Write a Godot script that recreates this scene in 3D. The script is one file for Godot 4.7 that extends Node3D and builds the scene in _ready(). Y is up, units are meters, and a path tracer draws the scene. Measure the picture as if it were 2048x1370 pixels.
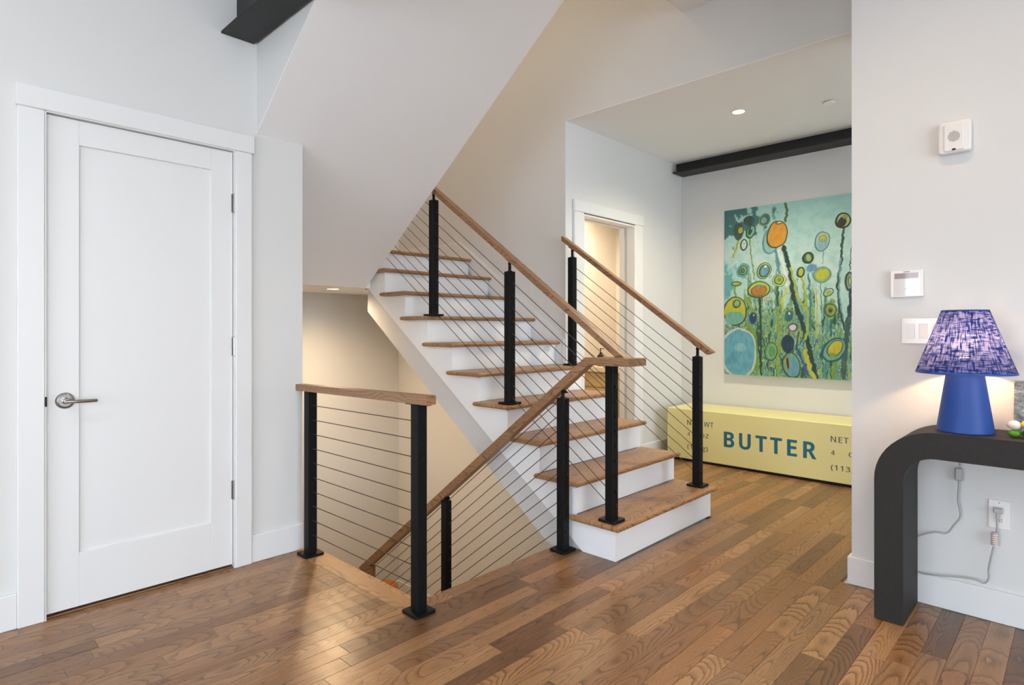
extends Node3D

# World: y up, metres. X runs along the wall with the white door, -Z runs up the open flight of stairs.

# ---------------------------------------------------------------- mesh building
class MB:
	var v := PackedVector3Array()
	var n := PackedVector3Array()
	var uv := PackedVector2Array()
	var xf := Transform3D()
	var grain := 0            # axis along which the wood grain runs
	var uo := Vector2.ZERO    # offset into the wood texture
	var us := Vector2(1.0 / 1.2, 1.0 / 1.28)

	func uv_of(p: Vector3, nn: Vector3) -> Vector2:
		var ax := absf(nn.x)
		var ay := absf(nn.y)
		var az := absf(nn.z)
		var d := 0 if ax > ay and ax > az else (1 if ay > az else 2)
		var a := grain
		if d == a:
			a = (a + 1) % 3
		var b := 3 - d - a
		return Vector2(p[a], p[b]) * us + uo

	func tri(p: Vector3, q: Vector3, r: Vector3, a: Vector3, b: Vector3, c: Vector3) -> void:
		if ((q - p).cross(r - p).dot(a + b + c) > 0.0) != (xf.basis.determinant() < 0.0):
			var t := q; q = r; r = t
			t = b; b = c; c = t
		var f := a + b + c
		for e in [[p, a], [q, b], [r, c]]:
			v.append(xf * (e[0] as Vector3))
			n.append((xf.basis * (e[1] as Vector3)).normalized())
			uv.append(uv_of(e[0], f))

	func flat(p: Vector3, q: Vector3, r: Vector3, out: Vector3) -> void:
		var m := (q - p).cross(r - p)
		if m.length_squared() < 1e-16:
			return
		m = m.normalized()
		if m.dot(out) < 0.0:
			m = -m
		tri(p, q, r, m, m, m)

	func quad(p: Vector3, q: Vector3, r: Vector3, s: Vector3, out: Vector3) -> void:
		flat(p, q, r, out)
		flat(p, r, s, out)

	func box(a: Vector3, b: Vector3, bev := 0.0) -> MB:
		var c := (a + b) * 0.5
		var h := ((b - a) * 0.5).abs()
		bev = minf(bev, minf(h.x, minf(h.y, h.z)) * 0.95)
		var at := func(s: Vector3, ax: int) -> Vector3:
			var p := Vector3.ZERO
			for k in 3:
				p[k] = s[k] * (h[k] if k == ax else h[k] - bev)
			return c + p
		for ax in 3:
			var i := (ax + 1) % 3
			var j := (ax + 2) % 3
			for s in [-1.0, 1.0]:
				var o := Vector3.ZERO
				o[ax] = s
				var ps := []
				for e in [[-1.0, -1.0], [1.0, -1.0], [1.0, 1.0], [-1.0, 1.0]]:
					var d := Vector3.ZERO
					d[ax] = s; d[i] = e[0]; d[j] = e[1]
					ps.append(at.call(d, ax))
				quad(ps[0], ps[1], ps[2], ps[3], o)
		if bev > 0.0:
			for ax in 3:       # the twelve chamfers
				var i := (ax + 1) % 3
				var j := (ax + 2) % 3
				for e in [[-1.0, -1.0], [1.0, -1.0], [1.0, 1.0], [-1.0, 1.0]]:
					var d := Vector3.ZERO
					d[i] = e[0]; d[j] = e[1]
					var lo := d
					lo[ax] = -1.0
					var hi := d
					hi[ax] = 1.0
					quad(at.call(lo, i), at.call(hi, i), at.call(hi, j), at.call(lo, j), d)
			for sx in [-1.0, 1.0]:
				for sy in [-1.0, 1.0]:
					for sz in [-1.0, 1.0]:
						var d := Vector3(sx, sy, sz)
						flat(at.call(d, 0), at.call(d, 1), at.call(d, 2), d)
		return self

	# A flat outline in the (Z, y) plane drawn out along X, or in (X, Z) drawn out along y.
	func prism(poly: PackedVector2Array, lo: float, hi: float, along := 0) -> MB:
		var pt := func(q: Vector2, w: float) -> Vector3:
			return Vector3(w, q.y, q.x) if along == 0 else (Vector3(q.x, w, q.y) if along == 1 else Vector3(q.x, q.y, w))
		var ax := Vector3.ZERO
		ax[along] = 1.0
		var ids := Geometry2D.triangulate_polygon(poly)
		for k in range(0, ids.size(), 3):
			for e in [[lo, -1.0], [hi, 1.0]]:
				flat(pt.call(poly[ids[k]], e[0]), pt.call(poly[ids[k + 1]], e[0]), pt.call(poly[ids[k + 2]], e[0]), ax * (e[1] as float))
		var cw := 1.0 if Geometry2D.is_polygon_clockwise(poly) else -1.0
		for k in poly.size():
			var a := poly[k]
			var b := poly[(k + 1) % poly.size()]
			var d := (b - a)
			var o: Vector3 = pt.call(Vector2(-d.y, d.x) * cw, 0.0)
			quad(pt.call(a, lo), pt.call(b, lo), pt.call(b, hi), pt.call(a, hi), o)
		return self

	# A board with this outline in (X, Z), between two heights, its edges rounded by r.
	func slab(poly: PackedVector2Array, y0: float, y1: float, r: float, steps := 4) -> MB:
		var cw := 1.0 if Geometry2D.is_polygon_clockwise(poly) else -1.0
		var m := poly.size()
		var inw := PackedVector2Array()
		for k in m:
			var e0 := (poly[k] - poly[(k - 1 + m) % m]).normalized()
			var e1 := (poly[(k + 1) % m] - poly[k]).normalized()
			var n0 := Vector2(e0.y, -e0.x) * cw
			var n1 := Vector2(e1.y, -e1.x) * cw
			inw.append((n0 + n1) / maxf(1.0 + n0.dot(n1), 0.2))
		var rings := []
		for half in 2:
			for s in steps + 1:
				var t := PI * 0.5 * s / steps
				var f := 1.0 - sin(t) if half == 0 else 1.0 - cos(t)
				var y := y0 + r * (1.0 - cos(t)) if half == 0 else y1 - r * (1.0 - sin(t))
				var ring := PackedVector3Array()
				for k in m:
					var q := poly[k] + inw[k] * r * f
					ring.append(Vector3(q.x, y, q.y))
				rings.append(ring)
		for g in rings.size() - 1:
			for k in m:
				var j := (k + 1) % m
				var o := Vector3(-(inw[k] + inw[j]).x, 0.0, -(inw[k] + inw[j]).y)
				o.y = (float(g) / (rings.size() - 2) - 0.5) * 2.0 * o.length()
				quad(rings[g][k], rings[g][j], rings[g + 1][j], rings[g + 1][k], o)
		for e in [[rings[0], Vector3.DOWN], [rings[rings.size() - 1], Vector3.UP]]:
			var flat2 := PackedVector2Array()
			for p in e[0]:
				flat2.append(Vector2(p.x, p.z))
			var ids := Geometry2D.triangulate_polygon(flat2)
			for k in range(0, ids.size(), 3):
				flat(e[0][ids[k]], e[0][ids[k + 1]], e[0][ids[k + 2]], e[1])
		return self

	# A profile of (radius, height) turned round the y axis of xf.
	func lathe(prof: PackedVector2Array, seg := 24, smooth := true, centre := Vector3.ZERO) -> MB:
		for k in prof.size() - 1:
			var a := prof[k]
			var b := prof[k + 1]
			var d := b - a
			if d.length() < 1e-7:
				continue
			var pn := Vector2(d.y, -d.x).normalized()
			for s in seg:
				var t0 := TAU * s / seg
				var t1 := TAU * (s + 1) / seg
				var c0 := Vector3(cos(t0), 0, sin(t0))
				var c1 := Vector3(cos(t1), 0, sin(t1))
				var up := Vector3.UP
				var n0 := c0 * pn.x + up * pn.y
				var n1 := c1 * pn.x + up * pn.y
				if not smooth:
					n0 = (n0 + n1).normalized()
					n1 = n0
				var p0 := centre + c0 * a.x + up * a.y
				var p1 := centre + c1 * a.x + up * a.y
				var q0 := centre + c0 * b.x + up * b.y
				var q1 := centre + c1 * b.x + up * b.y
				if a.x > 1e-6:
					tri(p0, p1, q1, n0, n1, n1)
				if b.x > 1e-6:
					tri(p0, q1, q0, n0, n1, n0)
		return self

	func ball(c: Vector3, r: Vector3, seg := 20, rows := 12) -> MB:
		var at := func(i: int, j: int) -> Vector3:
			var t := PI * i / rows
			var f := TAU * j / seg
			return Vector3(sin(t) * cos(f), cos(t), sin(t) * sin(f))
		for i in rows:
			for j in seg:
				var q := [at.call(i, j), at.call(i, j + 1), at.call(i + 1, j + 1), at.call(i + 1, j)]
				var nn := []
				for e in q:
					nn.append((e / r).normalized())
				if i > 0:
					tri(c + q[0] * r, c + q[1] * r, c + q[2] * r, nn[0], nn[1], nn[2])
				if i < rows - 1:
					tri(c + q[0] * r, c + q[2] * r, c + q[3] * r, nn[0], nn[2], nn[3])
		return self

	func tube(pts: PackedVector3Array, r: float, seg := 8) -> MB:
		var fr := []
		var side := Vector3.ZERO
		for k in pts.size():
			var d := (pts[mini(k + 1, pts.size() - 1)] - pts[maxi(k - 1, 0)]).normalized()
			if side == Vector3.ZERO:
				side = d.cross(Vector3.UP if absf(d.y) < 0.9 else Vector3.RIGHT).normalized()
			side = (side - d * side.dot(d)).normalized()
			fr.append([side, d.cross(side)])
		for k in pts.size() - 1:
			for s in seg:
				var w := []
				for e in [[k, s], [k, s + 1], [k + 1, s + 1], [k + 1, s]]:
					var t: float = TAU * e[1] / seg
					var o: Vector3 = fr[e[0]][0] * cos(t) + fr[e[0]][1] * sin(t)
					w.append([pts[e[0]] + o * r, o])
				tri(w[0][0], w[1][0], w[2][0], w[0][1], w[1][1], w[2][1])
				tri(w[0][0], w[2][0], w[3][0], w[0][1], w[2][1], w[3][1])
		for e in [[0, 1], [pts.size() - 1, pts.size() - 2]]:
			var d: Vector3 = (pts[e[0]] - pts[e[1]]).normalized()
			for s in seg:
				var t0 := TAU * s / seg
				var t1 := TAU * (s + 1) / seg
				flat(pts[e[0]], pts[e[0]] + (fr[e[0]][0] * cos(t0) + fr[e[0]][1] * sin(t0)) * r, pts[e[0]] + (fr[e[0]][0] * cos(t1) + fr[e[0]][1] * sin(t1)) * r, d)
		return self

	func mesh() -> ArrayMesh:
		var a := []
		a.resize(Mesh.ARRAY_MAX)
		a[Mesh.ARRAY_VERTEX] = v
		a[Mesh.ARRAY_NORMAL] = n
		a[Mesh.ARRAY_TEX_UV] = uv
		var m := ArrayMesh.new()
		m.add_surface_from_arrays(Mesh.PRIMITIVE_TRIANGLES, a)
		return m


var M := {}
var taken := {}

func numbered(called: String) -> String:
	var k: int = taken.get(called, 0)
	taken[called] = k + 1
	return called if k == 0 else "%s_%03d" % [called, k]

func put(called: String, mesh: Mesh, mat: Material, parent: Node = null) -> MeshInstance3D:
	var o := MeshInstance3D.new()
	o.name = called if parent else numbered(called)
	o.mesh = mesh
	o.material_override = mat
	if parent:
		if parent.has_node(NodePath(called)):
			var k := 1
			while parent.has_node(NodePath("%s_%03d" % [called, k])):
				k += 1
			o.name = "%s_%03d" % [called, k]
		parent.add_child(o, true)
	else:
		add_child(o, true)
	return o

func part(called: String, b: MB, mat: Material, parent: Node = null) -> MeshInstance3D:
	return put(called, b.mesh(), mat, parent)

func struct(called: String, b: MB, mat: Material) -> MeshInstance3D:
	var o := part(called, b, mat)
	o.set_meta("kind", "structure")
	return o

func base(called: String, at: Vector3, kind := "") -> Node3D:
	var o := Node3D.new()
	o.name = numbered(called)
	o.position = at
	add_child(o, true)
	if kind:
		o.set_meta("kind", kind)
	return o

func tag(o: Node, label: String, category: String, group := "") -> Node:
	o.set_meta("label", label)
	o.set_meta("category", category)
	if group:
		o.set_meta("group", group)
	return o

func bx(a: Vector3, b: Vector3, bev := 0.0) -> MB:
	return MB.new().box(a, b, bev)

func wood(grain: int, seed_at: float) -> MB:
	var b := MB.new()
	b.grain = grain
	b.uo = Vector2(fposmod(seed_at * 0.37, 1.0), floorf(fposmod(seed_at * 0.618, 1.0) * 16.0) / 16.0 + 0.01)
	return b

func mat(c: Color, rough := 0.6, metal := 0.0) -> StandardMaterial3D:
	var m := StandardMaterial3D.new()
	m.albedo_color = c
	m.roughness = rough
	m.metallic = metal
	return m

func glow(c: Color, energy: float) -> StandardMaterial3D:
	var m := mat(Color(0.9, 0.9, 0.9), 0.5)
	m.emission_enabled = true
	m.emission = c
	m.emission_energy_multiplier = energy
	return m

func noise(seed_no: int, freq: float, oct := 1) -> FastNoiseLite:
	var f := FastNoiseLite.new()
	f.seed = seed_no
	f.noise_type = FastNoiseLite.TYPE_SIMPLEX_SMOOTH
	f.frequency = freq
	f.fractal_type = FastNoiseLite.FRACTAL_FBM if oct > 1 else FastNoiseLite.FRACTAL_NONE
	f.fractal_octaves = oct
	return f

# ---------------------------------------------------------------- textures
# Sixteen flat-sawn oak boards, one above the other, each 1.2 m long and 0.08 m wide.
func oak_texture() -> ImageTexture:
	var w := 1536
	var hs := 64
	var rng := RandomNumberGenerator.new()
	rng.seed = 11
	var bend := noise(3, 1.0, 2)
	var fibre := noise(5, 1.0, 2)
	var by := PackedByteArray()
	by.resize(w * hs * 16 * 3)
	for s in 16:
		var centre := rng.randf_range(-0.03, 0.03)
		var h0 := rng.randf_range(-0.015, 0.03) if s % 3 != 2 else rng.randf_range(0.07, 0.12)
		var slope := rng.randf_range(-0.06, 0.06)
		var ring := rng.randf_range(0.0026, 0.0046)
		var tone := rng.randf_range(-0.035, 0.035)
		var depth := rng.randf_range(0.36, 0.66)
		var hrow := PackedFloat32Array()
		for x in w:
			hrow.append(h0 + slope * x / w + 0.016 * bend.get_noise_2d(x * 0.0012, s * 17.0))
		for y in hs:
			var v0 := (y + 0.5 - hs * 0.5) * 0.08 / hs
			var at := ((s * hs + y) * w) * 3
			for x in w:
				var u := x * 1.2 / w
				var k := bend.get_noise_2d(u * 2.3, v0 * 22.0 + s * 31.0)
				var d := v0 - centre + 0.0045 * k
				var q: float = hrow[x]
				var r := sqrt(d * d * 0.40 + q * q + 0.00016) / ring + 0.22 * k + 0.10 * bend.get_noise_2d(u * 14.0, v0 * 90.0 + s * 13.0)
				var g := r - floorf(r)
				var f := fibre.get_noise_2d(u * 26.0, v0 * 1500.0 + s * 57.0)
				var dark := (1.0 - g) * (1.0 - g)
				dark *= dark
				dark = dark * (0.65 + 0.75 * f) * depth + maxf(0.0, -f) * 0.20 + 0.05 * k
				var l := 1.0 + tone - dark
				by[at] = int(clampf(l * 205.0 + 2.0, 0, 255))
				by[at + 1] = int(clampf(l * 161.0 - dark * 14.0, 0, 255))
				by[at + 2] = int(clampf(l * 116.0 - dark * 26.0, 0, 255))
				at += 3
	return ImageTexture.create_from_image(Image.create_from_data(w, hs * 16, false, Image.FORMAT_RGB8, by))

# Loosely woven cloth: slubby threads both ways; the gaps between them are part open.
func linen_texture(thread: Color, gap: Color, size := 512, every := 3) -> ImageTexture:
	var im := Image.create_empty(size, size, false, Image.FORMAT_RGBA8)
	var nx := noise(21, 1.0, 2)
	for y in size:
		for x in size:
			var i := floorf(x / float(every))
			var j := floorf(y / float(every))
			var warp := 0.5 + 0.75 * nx.get_noise_2d(i * 7.31, y * 0.016 + i * 0.4)
			var weft := 0.5 + 0.75 * nx.get_noise_2d(x * 0.016 + 90.0 + j * 0.4, j * 7.31)
			var t := smoothstep(0.12, 0.62, warp * weft * 1.5)
			var c := thread.lerp(gap, t)
			c.a = 1.0 - 0.30 * t
			im.set_pixel(x, y, c)
	return ImageTexture.create_from_image(im)

func bump_weave(size := 256) -> ImageTexture:
	var im := Image.create_empty(size, size, false, Image.FORMAT_L8)
	var nz := noise(31, 0.35)
	for y in size:
		for x in size:
			var cx := floori(x / 4.0)
			var cy := floori(y / 4.0)
			var over := (cx + cy) % 2 == 0
			var fx := absf(fmod(x, 4.0) - 1.5) / 2.0
			var fy := absf(fmod(y, 4.0) - 1.5) / 2.0
			var h := 1.0 - (fy if over else fx)
			h = h * 0.7 + 0.3 * (nz.get_noise_2d(cx * 3.1, cy * 3.1) * 0.5 + 0.5)
			im.set_pixel(x, y, Color(h, h, h))
	return ImageTexture.create_from_image(im)

func stone_texture() -> ImageTexture:
	var im := Image.create_empty(192, 256, false, Image.FORMAT_RGB8)
	var a := noise(41, 0.02, 4)
	var b := noise(43, 0.12, 2)
	for y in 256:
		for x in 192:
			var t := a.get_noise_2d(x, y * 1.4) * 0.6 + b.get_noise_2d(x, y) * 0.25 + 0.42
			var c := Color(0.17, 0.19, 0.22).lerp(Color(0.62, 0.65, 0.68), clampf(t, 0, 1))
			if b.get_noise_2d(x * 2.0 + 90.0, y * 2.0) > 0.62:
				c = Color(0.88, 0.89, 0.9)
			im.set_pixel(x, y, c)
	return ImageTexture.create_from_image(im)

# The canvas: brush strokes and seed-head blobs, 420 pixels to the metre.
const STROKES := [
	"4a6a3c 10 229,-2 235,37 229,70", "e0e6e2 12 210,175 223,237 234,305", "5d93a0 11 196,173 204,236 213,293", "1d4038 15 223,159 245,250 258,351 287,439 313,538 335,637",
	"6aa8a8 9 258,284 277,373 308,440", "a9b84a 9 248,239 266,329 297,396", "2a4a44 9 420,118 414,220 402,308 411,404 428,472", "6fa5b0 6 411,219 406,335 421,430",
	"2c4a2e 10 137,346 140,438 141,634", "7a9a3e 6 97,118 106,194 117,276", "1f3a34 4 455,156 444,191 440,263", "35605c 3 357,191 355,236",
	"3a6058 4 348,300 352,386 355,617", "b3ad3f 9 60,96 49,142 34,185", "3f5f5a 16 447,358 431,472 420,632", "1f4050 9 441,331 444,368 437,420",
	"7f9f45 7 40,298 43,337", "9fb84a 10 287,280 300,352 308,440 297,500", "3f7a80 7 308,265 315,364 313,472", "c9d8c8 6 292,275 305,341",
	"b8c25a 7 333,321 338,386 333,494", "2f6a70 7 382,430 380,488", "2a5a4a 10 202,303 202,382", "86a843 11 204,382 207,495 202,636",
	"c4c850 10 234,316 218,360 223,394", "3a5f9a 9 266,522 287,571 308,630", "b9c04a 14 297,538 313,603 328,636", "2c5a3a 6 274,472 266,539",
	"4f8f8a 12 368,579 358,633", "6f9a4a 14 395,578 387,632", "86a84a 12 82,338 106,380 123,409", "6f9a3a 19 97,438 117,496 123,611",
]
const BLOBS := [
	"55 84 21 35 0 0 3c5650 3c5650", "97 51 22 20 0 0 35524f 35524f", "154 54 22 25 30 6 7f9a58 456a6b", "152 56 14 14 30 3 2f4a44 7fa9a6",
	"63 82 13 16 20 5 37502c b9b13c", "103 92 19 27 30 8 24503a 7fb79c", "101 89 8 17 30 0 1f4a38 1f4a38", "106 81 3 4 0 0 e8eee0 e8eee0",
	"76 140 15 24 10 8 2b4c34 cfdbd4", "77 134 2 4 0 0 27443c 27443c", "177 137 33 51 10 10 5f98a4 8ec0bf", "200 114 39 53 12 7 2e4a2c d79a2d",
	"207 71 14 7 0 6 6a4a20 e9e3cf", "73 238 26 29 40 0 5ca3a3 5ca3a3", "73 238 18 19 30 6 355f3f 8fae5a", "72 238 9 10 0 5 1f3c40 4f8ea0",
	"46 287 22 10 0 6 2f5a35 a3b552", "153 243 26 34 25 5 3b6a4a b3bf5a", "154 244 19 26 25 6 213f5c 6aa0bd", "158 228 5 5 0 0 eef2e0 eef2e0",
	"133 313 43 33 -10 7 28502a b8bf46", "133 317 30 23 -15 4 6b4a22 b07a35", "137 300 11 5 0 0 5e93a8 5e93a8", "207 282 26 25 0 4 5c8f62 cfd68c",
	"206 281 18 19 0 5 2c5a3a 9cb84a", "208 280 6 7 0 3 2c5a3a 7ba548", "43 390 47 58 0 7 203a2a b7bb3c", "40 420 39 26 0 0 6fae9c 6fae9c",
	"48 364 16 18 30 7 23402c 85b27a", "55 556 74 97 0 14 c3cfcb 64aabf", "64 532 23 17 20 0 86bcc9 86bcc9", "34 574 20 29 50 0 5b9fb5 5b9fb5",
	"111 421 17 26 10 5 4f7f96 26406a", "114 409 4 5 0 0 a9bf86 a9bf86", "164 351 15 9 -30 4 c58a6a a9c9a4", "182 433 16 34 10 6 8fae4a 5f9a98",
	"181 439 5 17 10 0 2c4a22 2c4a22", "241 414 20 28 30 8 84a24c 2c6a78", "243 405 4 6 0 0 f0ecd8 f0ecd8", "255 456 21 19 0 6 8f8a4a 3a4a3a",
	"255 456 13 12 0 0 c5d0ea c5d0ea", "177 544 25 35 10 5 27502f 5fa070", "181 544 17 26 10 4 b3c46a 57a06a", "237 517 23 33 10 0 1f3a52 1f3a52",
	"249 592 34 48 -15 8 2a5560 7fae52", "251 593 26 39 -15 0 5f9fb4 5f9fb4", "237 587 8 27 -10 5 c98a3a 2a3a44", "354 154 26 36 15 7 4f8688 a9c6a2",
	"354 157 18 26 15 0 7fb0c6 7fb0c6", "356 144 13 12 10 3 5f8a4a b4b648", "354 149 2 3 0 0 1f2a1c 1f2a1c", "420 90 26 28 20 9 1c2f22 a9b472",
	"417 94 14 18 30 0 1c2822 1c2822", "426 78 10 8 20 0 8f9a4a 8f9a4a", "306 208 20 22 20 9 1f3a2a 3f6a46", "308 208 9 14 -30 0 96b46a 96b46a",
	"282 258 14 21 20 8 1f3a22 b2b843", "318 246 21 17 -20 6 8fc0c0 5f93bd", "352 271 31 29 -50 8 5f9a80 8fb06a", "353 270 22 17 -50 0 b9c040 b9c040",
	"373 334 19 14 -60 6 3a6a44 cfdcc0", "373 334 11 8 -60 0 93b24e 93b24e", "380 397 21 26 0 9 3f6a34 8fa24a", "380 397 8 10 0 7 5a5a34 15241f",
	"381 393 2 2 0 0 f0f0e8 f0f0e8", "439 300 15 34 5 9 24483a 7fa08a", "440 300 6 18 0 4 3a5a34 b3c28c", "390 535 36 48 65 10 245a66 6fa89a",
	"393 530 23 33 65 5 3a5a2a bdb83a", "387 552 12 9 30 0 7fa23e 7fa23e",
]

func dab(im: Image, cx: float, cy: float, rx: float, ry: float, rot: float, c: Color, nz: FastNoiseLite, rough := 0.22) -> void:
	var m := maxf(rx, ry) * 1.25 + 2.0
	for y in range(maxi(0, int(cy - m)), mini(im.get_height(), int(cy + m))):
		for x in range(maxi(0, int(cx - m)), mini(im.get_width(), int(cx + m))):
			var d := Vector2(x - cx, y - cy).rotated(-rot) / Vector2(maxf(rx, 0.8), maxf(ry, 0.8))
			var e := d.length() + nz.get_noise_2d(d.x * 1.1 / maxf(d.length(), 0.2) * 20.0 + cx, d.y * 20.0 / maxf(d.length(), 0.2) + cy) * rough
			if e < 1.0:
				var t := clampf((1.0 - e) * minf(rx, ry) * 0.8, 0.0, 1.0)
				var tint := nz.get_noise_2d(x * 3.0, y * 1.2) * 0.12
				im.set_pixel(x, y, im.get_pixel(x, y).lerp(c.lightened(tint) if tint > 0.0 else c.darkened(-tint), t))

func canvas_texture() -> ImageTexture:
	var w := 600
	var h := 638
	var im := Image.create_empty(w, h, false, Image.FORMAT_RGB8)
	var nz := noise(51, 0.02, 3)
	var tall := noise(53, 0.02, 2)
	var pal := [Color("4f8f92"), Color("7fb8a4"), Color("86a53e"), Color("b9c452"), Color("2c5f68"), Color("5f9fba"), Color("9cc9a8"), Color("3f7a58"), Color("6f9c4a"), Color("235048")]
	for y in h:
		for x in w:
			var t := nz.get_noise_2d(x, y)
			var c := Color("a6d2cb").lerp(Color("c3e0dd"), clampf(0.5 + t, 0, 1))
			c = c.lerp(Color("8cc4c0"), clampf(0.9 - y / 160.0 + t, 0, 0.8))
			var dk := clampf(1.35 - x / 125.0 + t * 1.2, 0, 1) * clampf(1.7 - y / 80.0 + t, 0, 1)
			c = c.lerp(Color("3f7474"), smoothstep(0.15, 0.6, dk))
			c = c.lerp(Color("63aaac"), smoothstep(0.3, 0.8, clampf(1.2 - x / 80.0 + t, 0, 2) * clampf(1.0 - absf(y - 290.0) / 140.0, 0, 1)))
			var low := smoothstep(330.0, 410.0, y + t * 110.0 + tall.get_noise_2d(x * 2.0, 7.0) * 130.0 + (30.0 if x > 90 and x < 330 else -20.0))
			if low > 0.0:
				var s := tall.get_noise_2d(x * 2.6 + t * 30.0, y * 0.34) * 0.9 + tall.get_noise_2d(x * 6.0, y * 0.7 + 500.0) * 0.2
				var k := clampf((s * 1.15 + 0.5) * 9.0, 0.0, 8.99)
				var g: Color = pal[int(k)]
				c = c.lerp(g.lerp(pal[int(k) + 1], smoothstep(0.75, 1.0, k - floorf(k))), low * 0.95)
			im.set_pixel(x, y, c)
	var rng := RandomNumberGenerator.new()
	rng.seed = 4
	for k in 260:       # spatter in the pale upper right
		var p := Vector2(rng.randf_range(210, 560), rng.randf_range(8, 250))
		if nz.get_noise_2d(p.x * 1.6, p.y * 1.6) > -0.05:
			dab(im, p.x, p.y, rng.randf_range(0.6, 1.9), rng.randf_range(0.6, 1.6), 0.0, Color("4f7f80"), nz)
	for line in STROKES:
		var f: PackedStringArray = line.split(" ")
		var wide := float(f[1])
		var pts := PackedVector2Array()
		for k in range(2, f.size()):
			var q: PackedStringArray = f[k].split(",")
			pts.append(Vector2(float(q[0]), float(q[1])))
		for k in pts.size() - 1:
			var steps := maxi(2, int(pts[k].distance_to(pts[k + 1]) / 3.0))
			for s in steps:
				var p := pts[k].lerp(pts[k + 1], float(s) / steps)
				var r := wide * 0.5 * (1.0 + 0.5 * nz.get_noise_2d(p.x * 4.0, p.y * 2.0))
				dab(im, p.x + 4.0 * nz.get_noise_2d(p.y * 2.5, 9.0), p.y, r, maxf(r, 2.5), 0.0, Color(f[0]), nz, 0.1)
	for line in BLOBS:
		var f: PackedStringArray = line.split(" ")
		var r := Vector2(float(f[2]), float(f[3]))
		var o := float(f[5]) * 0.62
		dab(im, float(f[0]), float(f[1]), r.x, r.y, float(f[4]) * 0.01, Color(f[6]), nz, 0.14)
		if o > 0.0:
			dab(im, float(f[0]) + o * 0.15, float(f[1]) - o * 0.15, r.x - o, r.y - o, float(f[4]) * 0.01, Color(f[7]), nz, 0.14)
	return ImageTexture.create_from_image(im)

# ---------------------------------------------------------------- the staircase's measures
const RISE := 0.1795
const RUN := 0.2535
func tread_top(k: int) -> float:
	return 0.009 + RISE * k
func nose(k: int) -> float:
	return -1.665 - RUN * (k - 1)
func riser_z(k: int) -> float:
	return -1.708 - RUN * (k - 1)

const SKY := 9.5
const EXPOSURE := 0.99

func _ready() -> void:
	# -------- camera, sky, exposure
	var cam := Camera3D.new()
	cam.name = "camera"
	cam.projection = Camera3D.PROJECTION_FRUSTUM
	cam.near = 0.05
	cam.far = 60.0
	cam.size = 1370.0 / 1194.08 * cam.near
	cam.frustum_offset = Vector2(0.0, -25.0 / 1194.08 * cam.near)
	cam.position = Vector3(0, 1.17, 0)
	cam.rotation_degrees = Vector3(0, -46.127, 0)
	add_child(cam)
	cam.current = true
	var env := Environment.new()
	env.background_mode = Environment.BG_SKY
	var sky := Sky.new()
	var sm := ProceduralSkyMaterial.new()
	sm.sky_top_color = Color(0.84, 0.92, 1.0)
	sm.sky_horizon_color = Color(0.94, 0.97, 1.0)
	sm.sky_energy_multiplier = 1.0
	sm.ground_bottom_color = Color(0.84, 0.88, 0.92)
	sm.ground_horizon_color = Color(0.90, 0.94, 0.98)
	sky.sky_material = sm
	env.sky = sky
	env.background_energy_multiplier = SKY
	env.tonemap_mode = Environment.TONE_MAPPER_LINEAR
	env.tonemap_exposure = EXPOSURE
	env.sdfgi_enabled = true
	env.ssao_enabled = true
	env.ssil_enabled = true
	var we := WorldEnvironment.new()
	we.name = "surroundings"
	we.environment = env
	add_child(we)

	materials()
	shell()
	trim_and_doors()
	floors()
	stairs()
	railings()
	lamps()
	nook()
	right_wall_things()
	basement_things()

func materials() -> void:
	M.wall = mat(Color(0.852, 0.854, 0.848), 0.7)
	M.ceiling = mat(Color(0.94, 0.945, 0.95), 0.85)
	M.cream = mat(Color(0.87, 0.85, 0.81), 0.75)
	M.trim = mat(Color(0.89, 0.895, 0.895), 0.38)
	M.riser = mat(Color(0.93, 0.94, 0.95), 0.4)
	M.skirt = mat(Color(0.80, 0.80, 0.80), 0.55)
	M.steel = mat(Color(0.055, 0.057, 0.06), 0.5)
	M.black = mat(Color(0.085, 0.085, 0.09), 0.45)
	M.black.metallic_specular = 0.25
	M.stud = mat(Color(0.10, 0.10, 0.105), 0.3, 0.6)
	M.cable = mat(Color(0.30, 0.28, 0.26), 0.4, 0.7)
	M.nickel = mat(Color(0.62, 0.61, 0.59), 0.26, 1.0)
	M.dark = mat(Color(0.05, 0.05, 0.05), 0.8)
	var oak := oak_texture()
	var tints := [Color(0.74, 0.72, 0.70), Color(0.64, 0.61, 0.58), Color(0.82, 0.80, 0.77), Color(0.68, 0.63, 0.59), Color(0.74, 0.69, 0.63), Color(0.57, 0.53, 0.50), Color(0.78, 0.75, 0.72)]
	M.planks = []
	for c in tints:
		var m := mat(c, 0.3)
		m.albedo_texture = oak
		M.planks.append(m)
	M.tread = mat(Color(0.80, 0.78, 0.76), 0.36)
	M.tread.albedo_texture = oak
	M.rail = mat(Color(0.74, 0.72, 0.72), 0.42)
	M.rail.albedo_texture = oak
	M.board = mat(Color(0.86, 0.83, 0.79), 0.34)
	M.board.albedo_texture = oak
	M.plastic = mat(Color(0.91, 0.90, 0.89), 0.22)
	M.plastic_dull = mat(Color(0.88, 0.86, 0.84), 0.4)

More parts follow.
